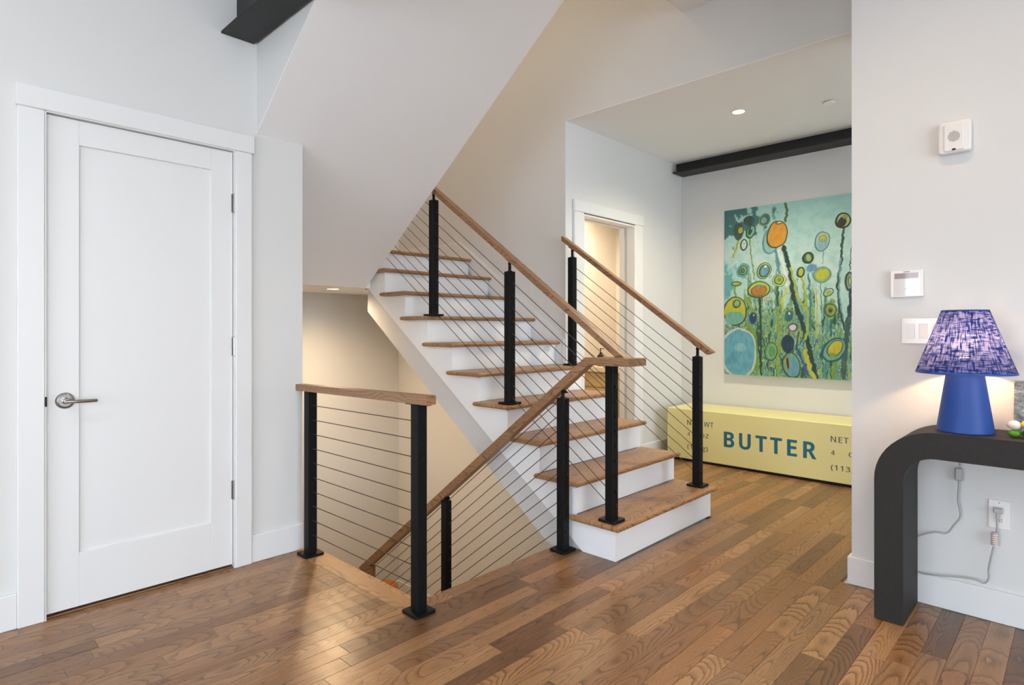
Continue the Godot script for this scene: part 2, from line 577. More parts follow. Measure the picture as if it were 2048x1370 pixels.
# ---------------------------------------------------------------- walls, ceilings
func shell() -> void:
	var top := 3.254
	# the wall with the white door
	var w := MB.new()
	w.box(Vector3(-3.6, 0, -3.15), Vector3(0.428, 3.4, -3.03))
	w.box(Vector3(0.428, 2.052, -3.15), Vector3(1.174, 3.4, -3.03))
	w.box(Vector3(1.174, 0, -3.15), Vector3(1.285, 3.4, -3.03))
	w.box(Vector3(1.285, -0.30, -3.15), Vector3(1.53, 2.22, -3.03))
	struct("wall_back", w, M.wall)
	# side of the upper flight, above the soffit
	struct("wall_flight", MB.new().prism(PackedVector2Array([Vector2(-3.03, 2.173), Vector2(-1.56, 3.276), Vector2(-1.56, 3.4), Vector2(-3.10, 3.4), Vector2(-3.10, 2.173)]), 1.285, 1.36), M.wall)
	# body of the upper flight and the landing: their undersides are the soffit
	struct("ceiling_soffit", MB.new().prism(PackedVector2Array([Vector2(-3.93, 1.488), Vector2(-1.56, 3.266), Vector2(-1.56, 3.62), Vector2(-3.93, 1.80)]), 1.53, 2.489).prism(PackedVector2Array([Vector2(-3.032, 2.1615), Vector2(-1.56, 3.266), Vector2(-1.56, 3.275), Vector2(-3.032, 2.1705)]), 1.285, 1.53).prism(PackedVector2Array([Vector2(-3.10, 2.20), Vector2(-1.56, 3.30), Vector2(-1.56, 3.62), Vector2(-3.10, 2.44)]), 1.361, 1.53), M.ceiling)
	struct("ceiling_landing", MB.new().prism(PackedVector2Array([Vector2(-3.93, 1.488), Vector2(-3.93, 1.788), Vector2(-5.07, 1.788), Vector2(-5.07, 1.512)]), 1.531, 2.528).prism(PackedVector2Array([Vector2(-4.022, 1.490), Vector2(-4.022, 1.788), Vector2(-5.07, 1.788), Vector2(-5.07, 1.512)]), 2.528, 3.6), M.ceiling)
	# stairwell
	struct("wall_stairwell_right", bx(Vector3(3.6, -2.8, -5.19), Vector3(3.73, 6.2, -2.89)), M.wall)
	struct("wall_stairwell_back", bx(Vector3(1.41, -2.8, -5.19), Vector3(3.6, 6.2, -5.07)), M.wall)
	struct("wall_stairwell_left", bx(Vector3(1.41, -2.8, -5.07), Vector3(1.53, 6.2, -3.15)), M.wall)
	struct("wall_upstairs_front", MB.new().box(Vector3(1.285, 3.62, -1.91), Vector3(3.73, 6.2, -1.79)).box(Vector3(1.285, 3.4, -3.15), Vector3(1.36, 6.2, -1.91)), M.wall)
	struct("wall_upstairs_right", bx(Vector3(3.6, 3.4, -2.89), Vector3(3.73, 6.2, -1.79)), M.wall)
	struct("ceiling_upstairs", bx(Vector3(1.285, 6.2, -5.19), Vector3(3.73, 6.3, -1.79)), M.ceiling)
	struct("wall_basement_front", bx(Vector3(1.41, -2.8, -2.078), Vector3(3.73, -0.30, -1.96)), M.wall)
	struct("wall_basement_left", bx(Vector3(1.41, -2.8, -3.15), Vector3(1.53, -0.30, -2.078)), M.wall)
	struct("wall_basement_right", bx(Vector3(3.6, -2.8, -2.89), Vector3(3.73, -0.30, -2.078)), M.wall)
	# main ceiling
	var c := MB.new()
	c.box(Vector3(-3.72, top, -3.15), Vector3(1.285, 3.62, 5.62))
	c.box(Vector3(1.285, top, -1.56), Vector3(2.5, 3.62, 5.62))
	c.box(Vector3(2.5, top, -1.91), Vector3(3.73, 3.62, 5.62))
	struct("ceiling", c, M.ceiling)
	# above and round the nook
	struct("wall_fascia", bx(Vector3(3.6, 2.786, -2.89), Vector3(3.73, 3.4, -0.66)), M.wall)
	struct("ceiling_nook", MB.new().box(Vector3(3.73, 2.782, -2.89), Vector3(5.55, 2.90, 3.12)).box(Vector3(3.6, 2.782, -2.889), Vector3(3.73, 2.786, -0.66)), M.ceiling)
	var nb := MB.new()
	nb.box(Vector3(3.73, 0, -3.02), Vector3(3.806, 2.90, -2.89))
	nb.box(Vector3(3.806, 2.103, -3.02), Vector3(4.564, 2.90, -2.89))
	nb.box(Vector3(4.564, 0, -3.02), Vector3(5.55, 2.90, -2.89))
	struct("wall_nook_back", nb, M.wall)
	struct("wall_nook_right", bx(Vector3(5.43, 0, -2.89), Vector3(5.55, 2.90, 3.12)), M.wall)
	struct("wall_right", MB.new().box(Vector3(3.075, 0, -0.78), Vector3(3.73, 3.4, -0.66)).box(Vector3(3.075, 0, -0.66), Vector3(3.195, 3.4, 5.62)).box(Vector3(3.61, 0, -0.66), Vector3(3.73, 3.4, 3.12)), M.wall)
	window_wall(1, "wall_entry", Vector3(3.73, 0, 3.0), 1.82, [[0.12, 1.70]], 0.05, 2.65)
	# powder room beyond the nook door
	struct("wall_powder", MB.new().box(Vector3(3.73, 0, -3.82), Vector3(5.6, 2.6, -3.70)).box(Vector3(5.487, 0, -3.70), Vector3(5.6, 2.6, -3.02)), M.cream)
	struct("ceiling_powder", bx(Vector3(3.73, 2.5, -3.70), Vector3(5.487, 2.6, -3.02)), M.ceiling)
	# closet behind the white door
	struct("wall_closet", MB.new().box(Vector3(0.2, 0, -3.9), Vector3(1.41, 2.5, -3.8)).box(Vector3(0.2, 0, -3.8), Vector3(0.3, 2.5, -3.15)).box(Vector3(0.3, 2.4, -3.8), Vector3(1.41, 2.5, -3.15)), M.wall)
	# the rest of the big room, with its windows
	window_wall(1, "wall_front", Vector3(-3.72, 0, 5.5), 6.92, [[0.3, 2.5], [2.9, 5.1]], 0.10, 2.95)
	window_wall(0, "wall_left", Vector3(-3.72, 0, -3.15), 8.77, [[1.30, 3.10], [4.4, 5.2]], 0.04, 2.15)
	# steel beams
	for b in [[Vector3(1.191, 0, 0), -3.03, 5.5, 0.160, 2.612, 2.92, 0.006], [Vector3(5.33, 0, 0), -2.875, 3.0, 0.200, 2.680, 2.782, 0.03]]:
		var s := base("ceiling_beam", b[0], "structure")
		var y0: float = b[4]
		var y1: float = b[5]
		var hw: float = b[3] * 0.5
		part("flange", bx(Vector3(-hw, y0, b[1]), Vector3(hw, y0 + 0.012, b[2]), 0.002), M.steel, s)
		if b[4] < 2.65:
			part("flange", bx(Vector3(-hw, y1 - 0.012, b[1]), Vector3(hw, y1, b[2]), 0.002), M.steel, s)
			part("web", bx(Vector3(-0.005, y0 + 0.012, b[1]), Vector3(0.005, y1 - 0.012, b[2])), M.steel, s)
		else:
			part("web", bx(Vector3(-0.026, y0 + 0.012, b[1]), Vector3(0.06, y1, b[2])), M.steel, s)

# A wall with openings: along 0 it runs in Z and faces +X, along 1 it runs in X and faces -Z.
func window_wall(along: int, called: String, at: Vector3, length: float, gaps: Array, y0: float, y1: float) -> void:
	var w := MB.new()
	var piece := func(a: float, b: float, lo: float, hi: float) -> void:
		if along == 0:
			w.box(Vector3(at.x, lo, at.z + a), Vector3(at.x + 0.12, hi, at.z + b))
		else:
			w.box(Vector3(at.x + a, lo, at.z), Vector3(at.x + b, hi, at.z + 0.12))
	var last := 0.0
	for g in gaps:
		piece.call(last, g[0], 0.0, 3.4)
		piece.call(g[0], g[1], 0.0, y0)
		piece.call(g[0], g[1], y1, 3.4)
		last = g[1]
		var f := MB.new()
		var t := 0.05
		var rim := func(a: float, b: float, lo: float, hi: float) -> void:
			if along == 0:
				f.box(Vector3(at.x + 0.03, lo, at.z + a), Vector3(at.x + 0.09, hi, at.z + b))
			else:
				f.box(Vector3(at.x + a, lo, at.z + 0.03), Vector3(at.x + b, hi, at.z + 0.09))
		var mid: float = (g[0] + g[1]) * 0.5
		rim.call(g[0], g[0] + t, y0, y1)
		rim.call(g[1] - t, g[1], y0, y1)
		rim.call(mid - t * 0.5, mid + t * 0.5, y0 + t, y1 - t)
		rim.call(g[0] + t, g[1] - t, y0, y0 + t)
		rim.call(g[0] + t, g[1] - t, y1 - t, y1)
		windows += 1
		struct("window_%d" % windows, f, M.trim)
	piece.call(last, length, 0.0, 3.4)
	struct(called, w, M.wall)

var windows := 0

# ---------------------------------------------------------------- casings, baseboards, doors
func trim_and_doors() -> void:
	var r := 0.003
	# casing of the white door
	var t1 := base("trim_1", Vector3.ZERO, "structure")
	part("side_casing", bx(Vector3(0.342, 0, -3.03), Vector3(0.428, 2.052, -3.008), r), M.trim, t1)
	part("side_casing", bx(Vector3(1.174, 0, -3.03), Vector3(1.253, 2.052, -3.008), r), M.trim, t1)
	part("head_casing", bx(Vector3(0.337, 2.052, -3.03), Vector3(1.264, 2.141, -3.004), r), M.trim, t1)
	part("jamb", MB.new().box(Vector3(0.4285, 0, -3.15), Vector3(0.433, 2.05, -3.012)).box(Vector3(1.169, 0, -3.15), Vector3(1.1735, 2.05, -3.012)).box(Vector3(0.433, 2.0475, -3.15), Vector3(1.169, 2.052, -3.012)), M.trim, t1)
	part("threshold", wood_box(0, Vector3(0.433, 0.0, -3.13), Vector3(1.169, 0.006, -3.03), 0.002, 3.3), M.rail, t1)
	# the white door: a frame of stiles and rails round one recessed panel
	var d := base("door_1", Vector3.ZERO, "structure")
	var z0 := -3.070
	var z1 := -3.030
	var x0 := 0.4355
	var x1 := 1.1665
	var y0 := 0.0175
	var y1 := 2.0445
	part("stile", bx(Vector3(x0, y0, z0), Vector3(0.545, y1, z1), 0.0015), M.trim, d)
	part("stile", bx(Vector3(1.066, y0, z0), Vector3(x1, y1, z1), 0.0015), M.trim, d)
	part("rail", bx(Vector3(0.545, 1.941, z0), Vector3(1.066, y1, z1), 0.0015), M.trim, d)
	part("rail", bx(Vector3(0.545, y0, z0), Vector3(1.066, 0.240, z1), 0.0015), M.trim, d)
	part("panel", bx(Vector3(0.545, 0.240, z0 + 0.008), Vector3(1.066, 1.941, z1 - 0.011)), M.trim, d)
	var hb := MB.new()
	hb.xf = Transform3D(Basis(Vector3.RIGHT, PI / 2), Vector3(0.497, 0.879, z1))
	hb.lathe(PackedVector2Array([Vector2(0, 0.009), Vector2(0.024, 0.009), Vector2(0.030, 0.0065), Vector2(0.0335, 0.002), Vector2(0.0335, 0)]), 40)
	hb.lathe(PackedVector2Array([Vector2(0.0125, 0.006), Vector2(0.0125, 0.012), Vector2(0.0095, 0.014), Vector2(0.0095, 0.052), Vector2(0, 0.052)]), 24)
	var hd := part("handle", hb, M.nickel, d)
	hd.set_meta("label", "satin nickel lever handle")
	var lv := PackedVector3Array()
	for k in 9:
		var t := k / 8.0
		lv.append(Vector3(0.490 + t * 0.108, 0.879 - 0.004 * t, z1 + 0.050 - 0.012 * t * t + 0.006 * sin(t * PI)))
	part("lever", MB.new().tube(lv, 0.0072, 14), M.nickel, hd)
	for y in [1.7935, 1.089, 0.3835]:
		var hg := MB.new()
		hg.box(Vector3(1.1600, y - 0.045, -3.030), Vector3(1.1685, y + 0.045, -3.0275), 0.0005)
		hg.lathe(PackedVector2Array([Vector2(0, -0.048), Vector2(0.0045, -0.046), Vector2(0.0058, -0.044), Vector2(0.0058, 0.044), Vector2(0.0045, 0.046), Vector2(0, 0.048)]), 14, true, Vector3(1.1690, y, -3.0195))
		for k in 4:
			hg.lathe(PackedVector2Array([Vector2(0.0063, -0.001), Vector2(0.0063, 0.001)]), 14, true, Vector3(1.1690, y - 0.027 + k * 0.018, -3.0195))
		part("hinge", hg, M.nickel, d)
	part("latch_plate", bx(Vector3(0.4275, 0.862, -3.036), Vector3(0.4345, 0.901, -3.0075), 0.001), M.stud, d)
	# baseboards
	var bh := 0.138
	baseboard("baseboard_back", [[Vector3(-3.6, 0, -3.03), Vector3(0.342, bh, -3.015)], [Vector3(1.253, 0, -3.03), Vector3(1.53, bh, -3.015)]])
	baseboard("baseboard_right", [[Vector3(3.060, 0, -0.795), Vector3(3.075, 0.127, 5.5)], [Vector3(3.075, 0, -0.795), Vector3(3.745, 0.127, -0.78)]])
	baseboard("baseboard_nook", [[Vector3(4.686, 0, -2.89), Vector3(5.43, bh, -2.875)], [Vector3(5.415, 0, -2.875), Vector3(5.43, bh, 3.0)]])
	baseboard("baseboard_landing", [[Vector3(3.585, 1.804, -5.07), Vector3(3.6, 1.972, -4.118)], [Vector3(1.53, 1.804, -5.07), Vector3(3.585, 1.972, -5.055)]])
	baseboard("baseboard_basement", [[Vector3(1.53, -1.5, -5.07), Vector3(3.6, -1.385, -5.055)], [Vector3(3.585, -1.5, -5.055), Vector3(3.6, -1.385, -3.6)]])
	# casing of the nook door
	var t2 := base("trim_2", Vector3.ZERO, "structure")
	part("side_casing", bx(Vector3(3.690, 0, -2.89), Vector3(3.809, 2.101, -2.868), r), M.trim, t2)
	part("side_casing", bx(Vector3(4.560, 0, -2.89), Vector3(4.684, 2.101, -2.868), r), M.trim, t2)
	part("head_casing", bx(Vector3(3.684, 2.101, -2.89), Vector3(4.692, 2.193, -2.864), r), M.trim, t2)
	var jb := MB.new()
	jb.box(Vector3(3.806, 0, -3.03), Vector3(3.820, 2.092, -2.872))
	jb.box(Vector3(4.550, 0, -2.952), Vector3(4.564, 2.092, -2.872))
	jb.box(Vector3(4.550, 0, -3.03), Vector3(4.564, 2.092, -2.978))
	jb.box(Vector3(3.820, 2.078, -3.03), Vector3(4.550, 2.092, -2.982))
	jb.box(Vector3(3.820, 2.078, -2.950), Vector3(4.550, 2.092, -2.872))
	part("jamb", jb, M.trim, t2)
	# sliding door drawn back into its pocket, only its edge showing
	struct("door_2", bx(Vector3(4.556, 0.01, -2.976), Vector3(4.562, 2.07, -2.954)), M.skirt)

func wood_box(grain: int, a: Vector3, b: Vector3, bev: float, at: float) -> MB:
	return wood(grain, at).box(a, b, bev)

func baseboard(called: String, runs: Array) -> void:
	var b := MB.new()
	for e in runs:
		b.box(e[0], e[1], 0.003)
	struct(called, b, M.trim)

# ---------------------------------------------------------------- oak floor, board by board
func floors() -> void:
	var f := base("floor", Vector3.ZERO, "structure")
	var sub := MB.new()
	sub.box(Vector3(-3.72, -0.30, -2.078), Vector3(5.55, -0.018, 5.62))
	sub.box(Vector3(-3.72, -0.30, -3.15), Vector3(1.53, -0.018, -2.078))
	sub.box(Vector3(3.6, -0.30, -2.89), Vector3(5.55, -0.018, -2.078))
	sub.box(Vector3(0.2, -0.30, -3.9), Vector3(1.41, -0.002, -3.15))
	part("subfloor", sub, M.skirt, f)
	var far := MB.new()
	far.grain = 0
	far.box(Vector3(-3.6, -0.018, 1.445), Vector3(3.075, 0, 5.5))
	far.box(Vector3(-3.6, -0.018, -3.03), Vector3(-1.5, 0, 1.445))
	far.box(Vector3(3.73, -0.018, 1.445), Vector3(5.43, 0, 3.0))
	part("floorboards", far, M.planks[0], f).set_meta("kind", "stuff")
	part("well_border", wood_box(2, Vector3(1.472, -0.03, -3.03), Vector3(1.588, 0.0005, -2.000), 0.003, 7.1), M.board, f)
	var known := [[2.056, -0.94], [2.506, -1.34], [2.433, -0.54], [2.287, -0.70], [2.94, -0.95], [3.248, -1.105], [1.987, -1.64], [1.214, -1.74], [1.5, -1.67], [0.709, -2.735], [0.504, -2.565], [0.871, -2.437], [0.988, -2.28], [0.674, -2.337], [0.552, -2.81], [1.004, -1.826], [2.265, -1.74], [1.976, -1.25], [1.153, -1.97], [2.044, -1.88], [0.931, -2.95], [1.105, -2.63], [2.66, -0.64], [2.594, -0.418], [2.888, -0.338], [2.358, -0.87], [2.789, -1.293], [2.783, -0.80]]
	var rng := RandomNumberGenerator.new()
	rng.seed = 77
	var pitch := 0.0783
	var rest := MB.new()
	var boards := []
	for row in range(-18, 40):
		var zb := 0.036 - row * pitch
		var za := zb - pitch
		var zm := (za + zb) * 0.5
		var runs := []
		if zm > -0.66:
			runs = [[-1.5, 3.062], [3.73, 5.42]]
		elif zm > -0.80:
			runs = [[-1.5, 3.062], [3.62, 5.42]]
		elif zm > -1.70:
			runs = [[-1.5, 5.42]]
		elif za > -2.09:
			runs = [[-1.5, 2.548], [3.56, 5.42]]
		elif zm > -2.90:
			runs = [[-1.5, 1.472], [3.56, 5.42]]
		else:
			runs = [[-1.5, 1.472]]
		za = maxf(za, -3.03)
		if zb <= za + 0.01:
			continue
		for run in runs:
			var cuts := []
			for k in known:
				if floori((0.036 - k[1]) / pitch) == row and k[0] > run[0] + 0.1 and k[0] < run[1] - 0.1:
					cuts.append(k[0])
			cuts.sort()
			var ends := [run[0]]
			var stops := cuts + [run[1]]
			for s in stops:
				while s - ends[-1] > 1.12:
					ends.append(ends[-1] + minf(rng.randf_range(0.45, 1.1), s - ends[-1] - 0.35))
				ends.append(s)
			for k in ends.size() - 1:
				boards.append([ends[k], ends[k + 1], za, zb])
	var seen := []
	for e in boards:
		var share := 0.0
		for k in 7:
			var p := Vector3(lerpf(e[0], e[1], (k + 0.5) / 7.0), 0, (e[2] + e[3]) * 0.5)
			if in_view(p) and not (p.x > 2.75 and p.x < 3.56 and p.z < -1.75) and not (p.x > 3.2 and p.z > -0.95):
				share += (e[1] - e[0]) / (p.x * p.x + p.z * p.z)
		e.append(share)
	boards.sort_custom(func(a, b): return a[4] > b[4])
	for k in boards.size():
		var e: Array = boards[k]
		var b := MB.new()
		var len: float = e[1] - e[0]
		b.grain = 0
		var strip := rng.randi_range(0, 15)
		var u0 := rng.randf_range(0.0, maxf(0.0, 1.0 - len / 1.2))
		b.uo = Vector2(u0 - e[0] / 1.2, (strip + 0.06) / 16.0 - e[2] / 1.42)
		b.us = Vector2(1.0 / 1.2, 1.0 / 1.42)
		var lift := rng.randf_range(-0.0003, 0.0003)
		b.box(Vector3(e[0] + 0.0002, -0.018, e[2] + 0.0002), Vector3(e[1] - 0.0002, lift, e[3] - 0.0002), 0.0011)
		if k < 299 and e[4] > 0.0:
			part("plank", b, M.planks[rng.randi_range(0, 6)], f)
		else:
			rest.v.append_array(b.v)
			rest.n.append_array(b.n)
			rest.uv.append_array(b.uv)
	part("floorboards", rest, M.planks[0], f).set_meta("kind", "stuff")
	var l := wood(0, 2.2)
	l.box(Vector3(1.53, 1.790, -5.07), Vector3(3.6, 1.804, -4.0))
	struct("floor_landing", l, M.tread)
	struct("floor_powder", wood(0, 4.0).box(Vector3(3.73, -0.1, -3.9), Vector3(5.6, 0.0, -2.89)), M.planks[2])
	struct("floor_basement", MB.new().box(Vector3(1.41, -2.9, -5.19), Vector3(3.73, -2.8, -1.96)), M.skirt)
	struct("floor_lower_landing", wood(0, 5.2).box(Vector3(1.53, -1.56, -5.07), Vector3(3.6, -1.5, -3.69)), M.tread)

# Which boards the photograph's surroundings could show, with a margin.
func in_view(p: Vector3) -> bool:
	var d := p - Vector3(0, 1.17, 0)
	var depth := d.x * 0.7208 - d.z * 0.6931
	if depth < 0.6:
		return false
	var side := (d.x * 0.6931 + d.z * 0.7208) / depth
	return absf(side) < 0.98 and d.y / depth > -0.68

# ---------------------------------------------------------------- the open flight of stairs
func stairs() -> void:
	var s := base("staircase", Vector3(0, 0, 0))
	tag(s, "white staircase with oak treads climbing from the oak floor to the landing", "staircase")
	var xl := 2.490
	var xs := 2.530
	# solid body
	var body := PackedVector2Array([Vector2(-1.935, 0.001)])
	for k in range(1, 11):
		if k == 1:
			body[0] = Vector2(riser_z(1) - 0.018, 0.001)
		else:
			body.append(Vector2(riser_z(k) - 0.018, tread_top(k - 1) - 0.027))
		body.append(Vector2(riser_z(k) - 0.018, tread_top(k) - 0.027 if k < 10 else 1.788))
	body.append(Vector2(-4.02, 1.788))
	body.append(Vector2(-4.02, 1.48))
	body.append(Vector2(-3.978, 1.48))
	body.append(Vector2(-3.985, 1.313))
	body.append(Vector2(-2.19, -0.002))
	body.append(Vector2(-2.08, -0.08))
	body.append(Vector2(-2.075, 0.001))
	part("carriage", MB.new().prism(body, xs + 0.012, 3.585), M.skirt, s)
	# painted stringer board on the open side
	var str := PackedVector2Array([Vector2(riser_z(1), 0.001)])
	for k in range(1, 11):
		if k > 1:
			str.append(Vector2(riser_z(k), tread_top(k - 1) - 0.027))
		str.append(Vector2(riser_z(k), tread_top(k) - 0.027))
	str.append(Vector2(-4.02, tread_top(10) - 0.027))
	str.append(Vector2(-4.02, 1.529))
	str.append(Vector2(-1.918, 0.001))
	part("stringer", MB.new().prism(str, xs, xs + 0.012), M.riser, s)
	for k in range(1, 11):
		var y0 := 0.001 if k == 1 else tread_top(k - 1)
		part("riser", bx(Vector3(xs + 0.012, y0, riser_z(k) - 0.018), Vector3(3.583, tread_top(k) - 0.027, riser_z(k))), M.riser, s)
		# small cove under the nosing
		var xr := 3.592 if k < 5 else 3.584
		var zn := nose(k)
		var zb := riser_z(k + 1) + 0.0 if k < 10 else -4.01
		var zr := zn - 0.308
		var out := PackedVector2Array([Vector2(xl, zn), Vector2(xr, zn), Vector2(xr, zb), Vector2(xs + 0.001, zb), Vector2(xs + 0.001, zr), Vector2(xl, zr)])
		if k == 10:
			out = PackedVector2Array([Vector2(xl, zn), Vector2(xr, zn), Vector2(xr, zb), Vector2(xl, zb)])
		part("tread", wood(0, k * 1.37 + 0.4).slab(out, tread_top(k) - 0.027, tread_top(k), 0.0125), M.tread, s)
		if k < 10:
			part("cove", MB.new().box(Vector3(xs - 0.010, tread_top(k) - 0.040, riser_z(k) - 0.22), Vector3(xs, tread_top(k) - 0.0275, riser_z(k) + 0.010), 0.003).box(Vector3(xs - 0.010, tread_top(k) - 0.040, riser_z(k)), Vector3(3.583, tread_top(k) - 0.0275, riser_z(k) + 0.010), 0.003), M.riser, s)
	var sk := PackedVector2Array([Vector2(-2.895, 0.85), Vector2(-2.895, 1.103), Vector2(-4.118, 1.972), Vector2(-4.118, 1.80)])
	part("skirt_board", MB.new().prism(sk, 3.585, 3.598), M.trim, s)

# ---------------------------------------------------------------- cable railings
# A square black post on a base plate; top is where the shaft ends, pin how far the swivel rises above it.
func post(parent: Node, at: Vector3, top: float, pin: float, slope: float, studs: Array, face := Vector3(0, 0, 1), plate := true) -> Node3D:
	var h := 0.0245
	var p := MB.new()
	p.box(Vector3(at.x - h, at.y, at.z - h), Vector3(at.x + h, top, at.z + h), 0.0025)
	var o := part("post", p, M.black, parent)
	if plate:
		var q := 0.050
		var ring := PackedVector2Array()
		for e in [[1, 1], [-1, 1], [-1, -1], [1, -1]]:
			for t in 3:
				var a: float = atan2(e[1], e[0]) + (t - 1) * 0.5
				ring.append(Vector2(at.x + e[0] * (q - 0.008) + 0.010 * cos(a), at.z + e[1] * (q - 0.008) + 0.010 * sin(a)))
		part("base_plate", MB.new().slab(ring, at.y, at.y + 0.013, 0.003, 2), M.black, o)
	if pin > 0.0:
		var sw := MB.new()
		sw.lathe(PackedVector2Array([Vector2(0.016, 0), Vector2(0.016, 0.004), Vector2(0.009, 0.006), Vector2(0.009, pin * 0.55), Vector2(0.0075, pin * 0.6), Vector2(0.0075, pin + 0.004)]), 16, true, Vector3(at.x, top, at.z))
		sw.ball(Vector3(at.x, top + pin * 0.75, at.z), Vector3(0.011, 0.011, 0.011), 14, 8)
		sw.xf = Transform3D(Basis(Vector3.RIGHT, atan(slope)), Vector3(at.x, top + pin, at.z))
		sw.box(Vector3(-0.014, -0.004, -0.032), Vector3(0.014, 0.0005, 0.032), 0.001)
		part("swivel", sw, M.black, o)
	for y in studs:
		var b := MB.new()
		b.xf = Transform3D(Basis(Quaternion(Vector3.UP, face)), Vector3(at.x, y, at.z) + face * h)
		b.lathe(PackedVector2Array([Vector2(0, 0.009), Vector2(0.0045, 0.009), Vector2(0.0062, 0.007), Vector2(0.0062, 0.003), Vector2(0.0085, 0.002), Vector2(0.0085, 0)]), 12)
		part("cable_fitting", b, M.stud, o)
	return o

func cable(parent: Node, a: Vector3, b: Vector3) -> void:
	part("cable", MB.new().tube(PackedVector3Array([a, b]), 0.0021, 6), M.cable, parent)

func heights(first: float, step: float) -> Array:
	var r := []
	for k in 10:
		r.append(first - step * k)
	return r

func railings() -> void:
	# level guard along the stairwell, from the wall to the corner post
	var g := base("cable_railing", Vector3.ZERO)
	tag(g, "level cable railing from the white door's wall to the black corner post", "railing")
	var x := 1.516
	part("handrail", wood(2, 1.9).prism(PackedVector2Array([Vector2(-3.03, 0.849), Vector2(-1.912, 0.866), Vector2(-1.912, 0.904), Vector2(-3.03, 0.882)]), 1.491, 1.541), M.rail, g)
	post(g, Vector3(x, 0, -2.915), 0.850, 0, 0, [])
	var cp := post(g, Vector3(x, 0, -1.993), 0.8645, 0, 0, [])
	part("top_plate", bx(Vector3(x - 0.022, 0.860, -2.06), Vector3(x + 0.022, 0.8647, -1.935), 0.001), M.black, cp)
	for k in 10:
		var y := 0.790 - 0.0757 * k
		cable(g, Vector3(x, y - 0.012 + 0.0012 * k, -2.891), Vector3(x, y, -2.0165))
		var b := MB.new()
		b.xf = Transform3D(Basis(Quaternion(Vector3.UP, Vector3.BACK)), Vector3(x + 0.004, y, -1.993 + 0.0243))
		b.lathe(PackedVector2Array([Vector2(0, 0.0012), Vector2(0.003, 0.0015), Vector2(0.0034, 0.0025), Vector2(0.0068, 0.002), Vector2(0.0072, 0)]), 14)
		part("cable_fitting", b, M.stud, cp)
	# left side of the open flight
	var slope := 0.724
	var l := base("cable_railing", Vector3.ZERO)
	tag(l, "cable railing on the near open side of the climbing oak stairs", "railing")
	var rail_top := func(z: float) -> float: return 1.030 + slope * (-1.666 - z)
	var zt := -4.0
	part("handrail", wood(2, 3.1).prism(PackedVector2Array([Vector2(-1.666, 1.030), Vector2(-1.720, 1.030), Vector2(zt, rail_top.call(zt) - 0.039), Vector2(zt, rail_top.call(zt))]), 2.545, 2.595), M.rail, l)
	var xl := 2.570
	post(l, Vector3(xl, tread_top(1), -1.760), 0.990, 0, 0, heights(0.957, 0.0764))
	post(l, Vector3(xl, tread_top(4), -2.490), 1.520, rail_top.call(-2.49) - 0.043 - 1.520, slope, [])
	post(l, Vector3(xl, tread_top(7), -3.213), 2.056, rail_top.call(-3.213) - 0.043 - 2.056, slope, [])
	for y in heights(0.957, 0.0764):
		var reach := -4.0
		var ys: float = y + slope * (-1.784 + 4.0)
		# the lowest cables end where they meet the landing's edge
		cable(l, Vector3(xl, y + 0.004, -1.784), Vector3(xl, ys, reach))
	# right side
	var rr := base("cable_railing", Vector3.ZERO)
	tag(rr, "short cable railing on the far side of the stairs beside the nook", "railing")
	part("handrail", wood(2, 4.7).prism(PackedVector2Array([Vector2(-1.657, 1.032), Vector2(-1.693, 1.016), Vector2(-2.850, 1.842), Vector2(-2.850, 1.879)]), 3.50, 3.55), M.rail, rr)
	var xr := 3.525
	var rt := func(z: float) -> float: return 1.032 + 0.710 * (-1.657 - z)
	post(rr, Vector3(xr, tread_top(1), -1.766), 1.003, rt.call(-1.766) - 0.043 - 1.003, 0.71, heights(0.964, 0.0766))
	post(rr, Vector3(xr, tread_top(5), -2.765), 1.712, rt.call(-2.765) - 0.043 - 1.712, 0.71, [])
	for y in heights(0.964, 0.0766):
		var y2: float = y + 0.71 * (2.74 - 1.79)
		if y2 > tread_top(5) + 0.02:
			cable(rr, Vector3(xr, y + 0.004, -1.79), Vector3(xr, y2, -2.742))
		else:
			var k := 1
			while nose(k) - 0.0 > -1.79 - (tread_top(k + 1) - y) / 0.71 and k < 5:
				k += 1
			cable(rr, Vector3(xr, y + 0.004, -1.79), Vector3(xr, y + 0.71 * (2.742 - 1.79), -2.742))
	# down to the basement
	var b := base("cable_railing", Vector3.ZERO)
	tag(b, "cable railing sloping down into the stairwell from the level block over the newel", "railing")
	part("handrail", wood(2, 6.3).prism(PackedVector2Array([Vector2(-1.576, 0.993), Vector2(-1.576, 1.030), Vector2(-1.839, 1.030), Vector2(-3.954, -0.620), Vector2(-3.925, -0.660), Vector2(-1.815, 0.993)]), 2.445, 2.495), M.rail, b)
	part("newel_block", wood(0, 8.3).box(Vector3(2.495, 0.993, -1.815), Vector3(2.602, 1.030, -1.576), 0.001), M.rail, b)
	part("rail_return", wood(1, 9.3).box(Vector3(2.447, -0.72, -3.865), Vector3(2.493, -0.575, -3.80), 0.002), M.rail, b)
	var xb := 2.470
	var bt := func(z: float) -> float: return 1.030 - 0.780 * (-1.839 - z)
	post(b, Vector3(xb, 0, -2.000), 0.810, bt.call(-2.0) - 0.046 - 0.810, 0.78, heights(0.795, 0.0765))
	post(b, Vector3(xb, -1.04, -2.960), 0.077, bt.call(-2.96) - 0.046 - 0.077, 0.78, [], Vector3.BACK, false)
	for y in heights(0.795, 0.0765):
		cable(b, Vector3(xb, y, -2.024), Vector3(xb, y - 0.78 * 1.85, -2.024 - 1.85))
	# steps down, out of sight behind the floor's edge
	var d := base("basement_steps", Vector3.ZERO)
	tag(d, "oak steps going down the stairwell below the level floor edge", "staircase")
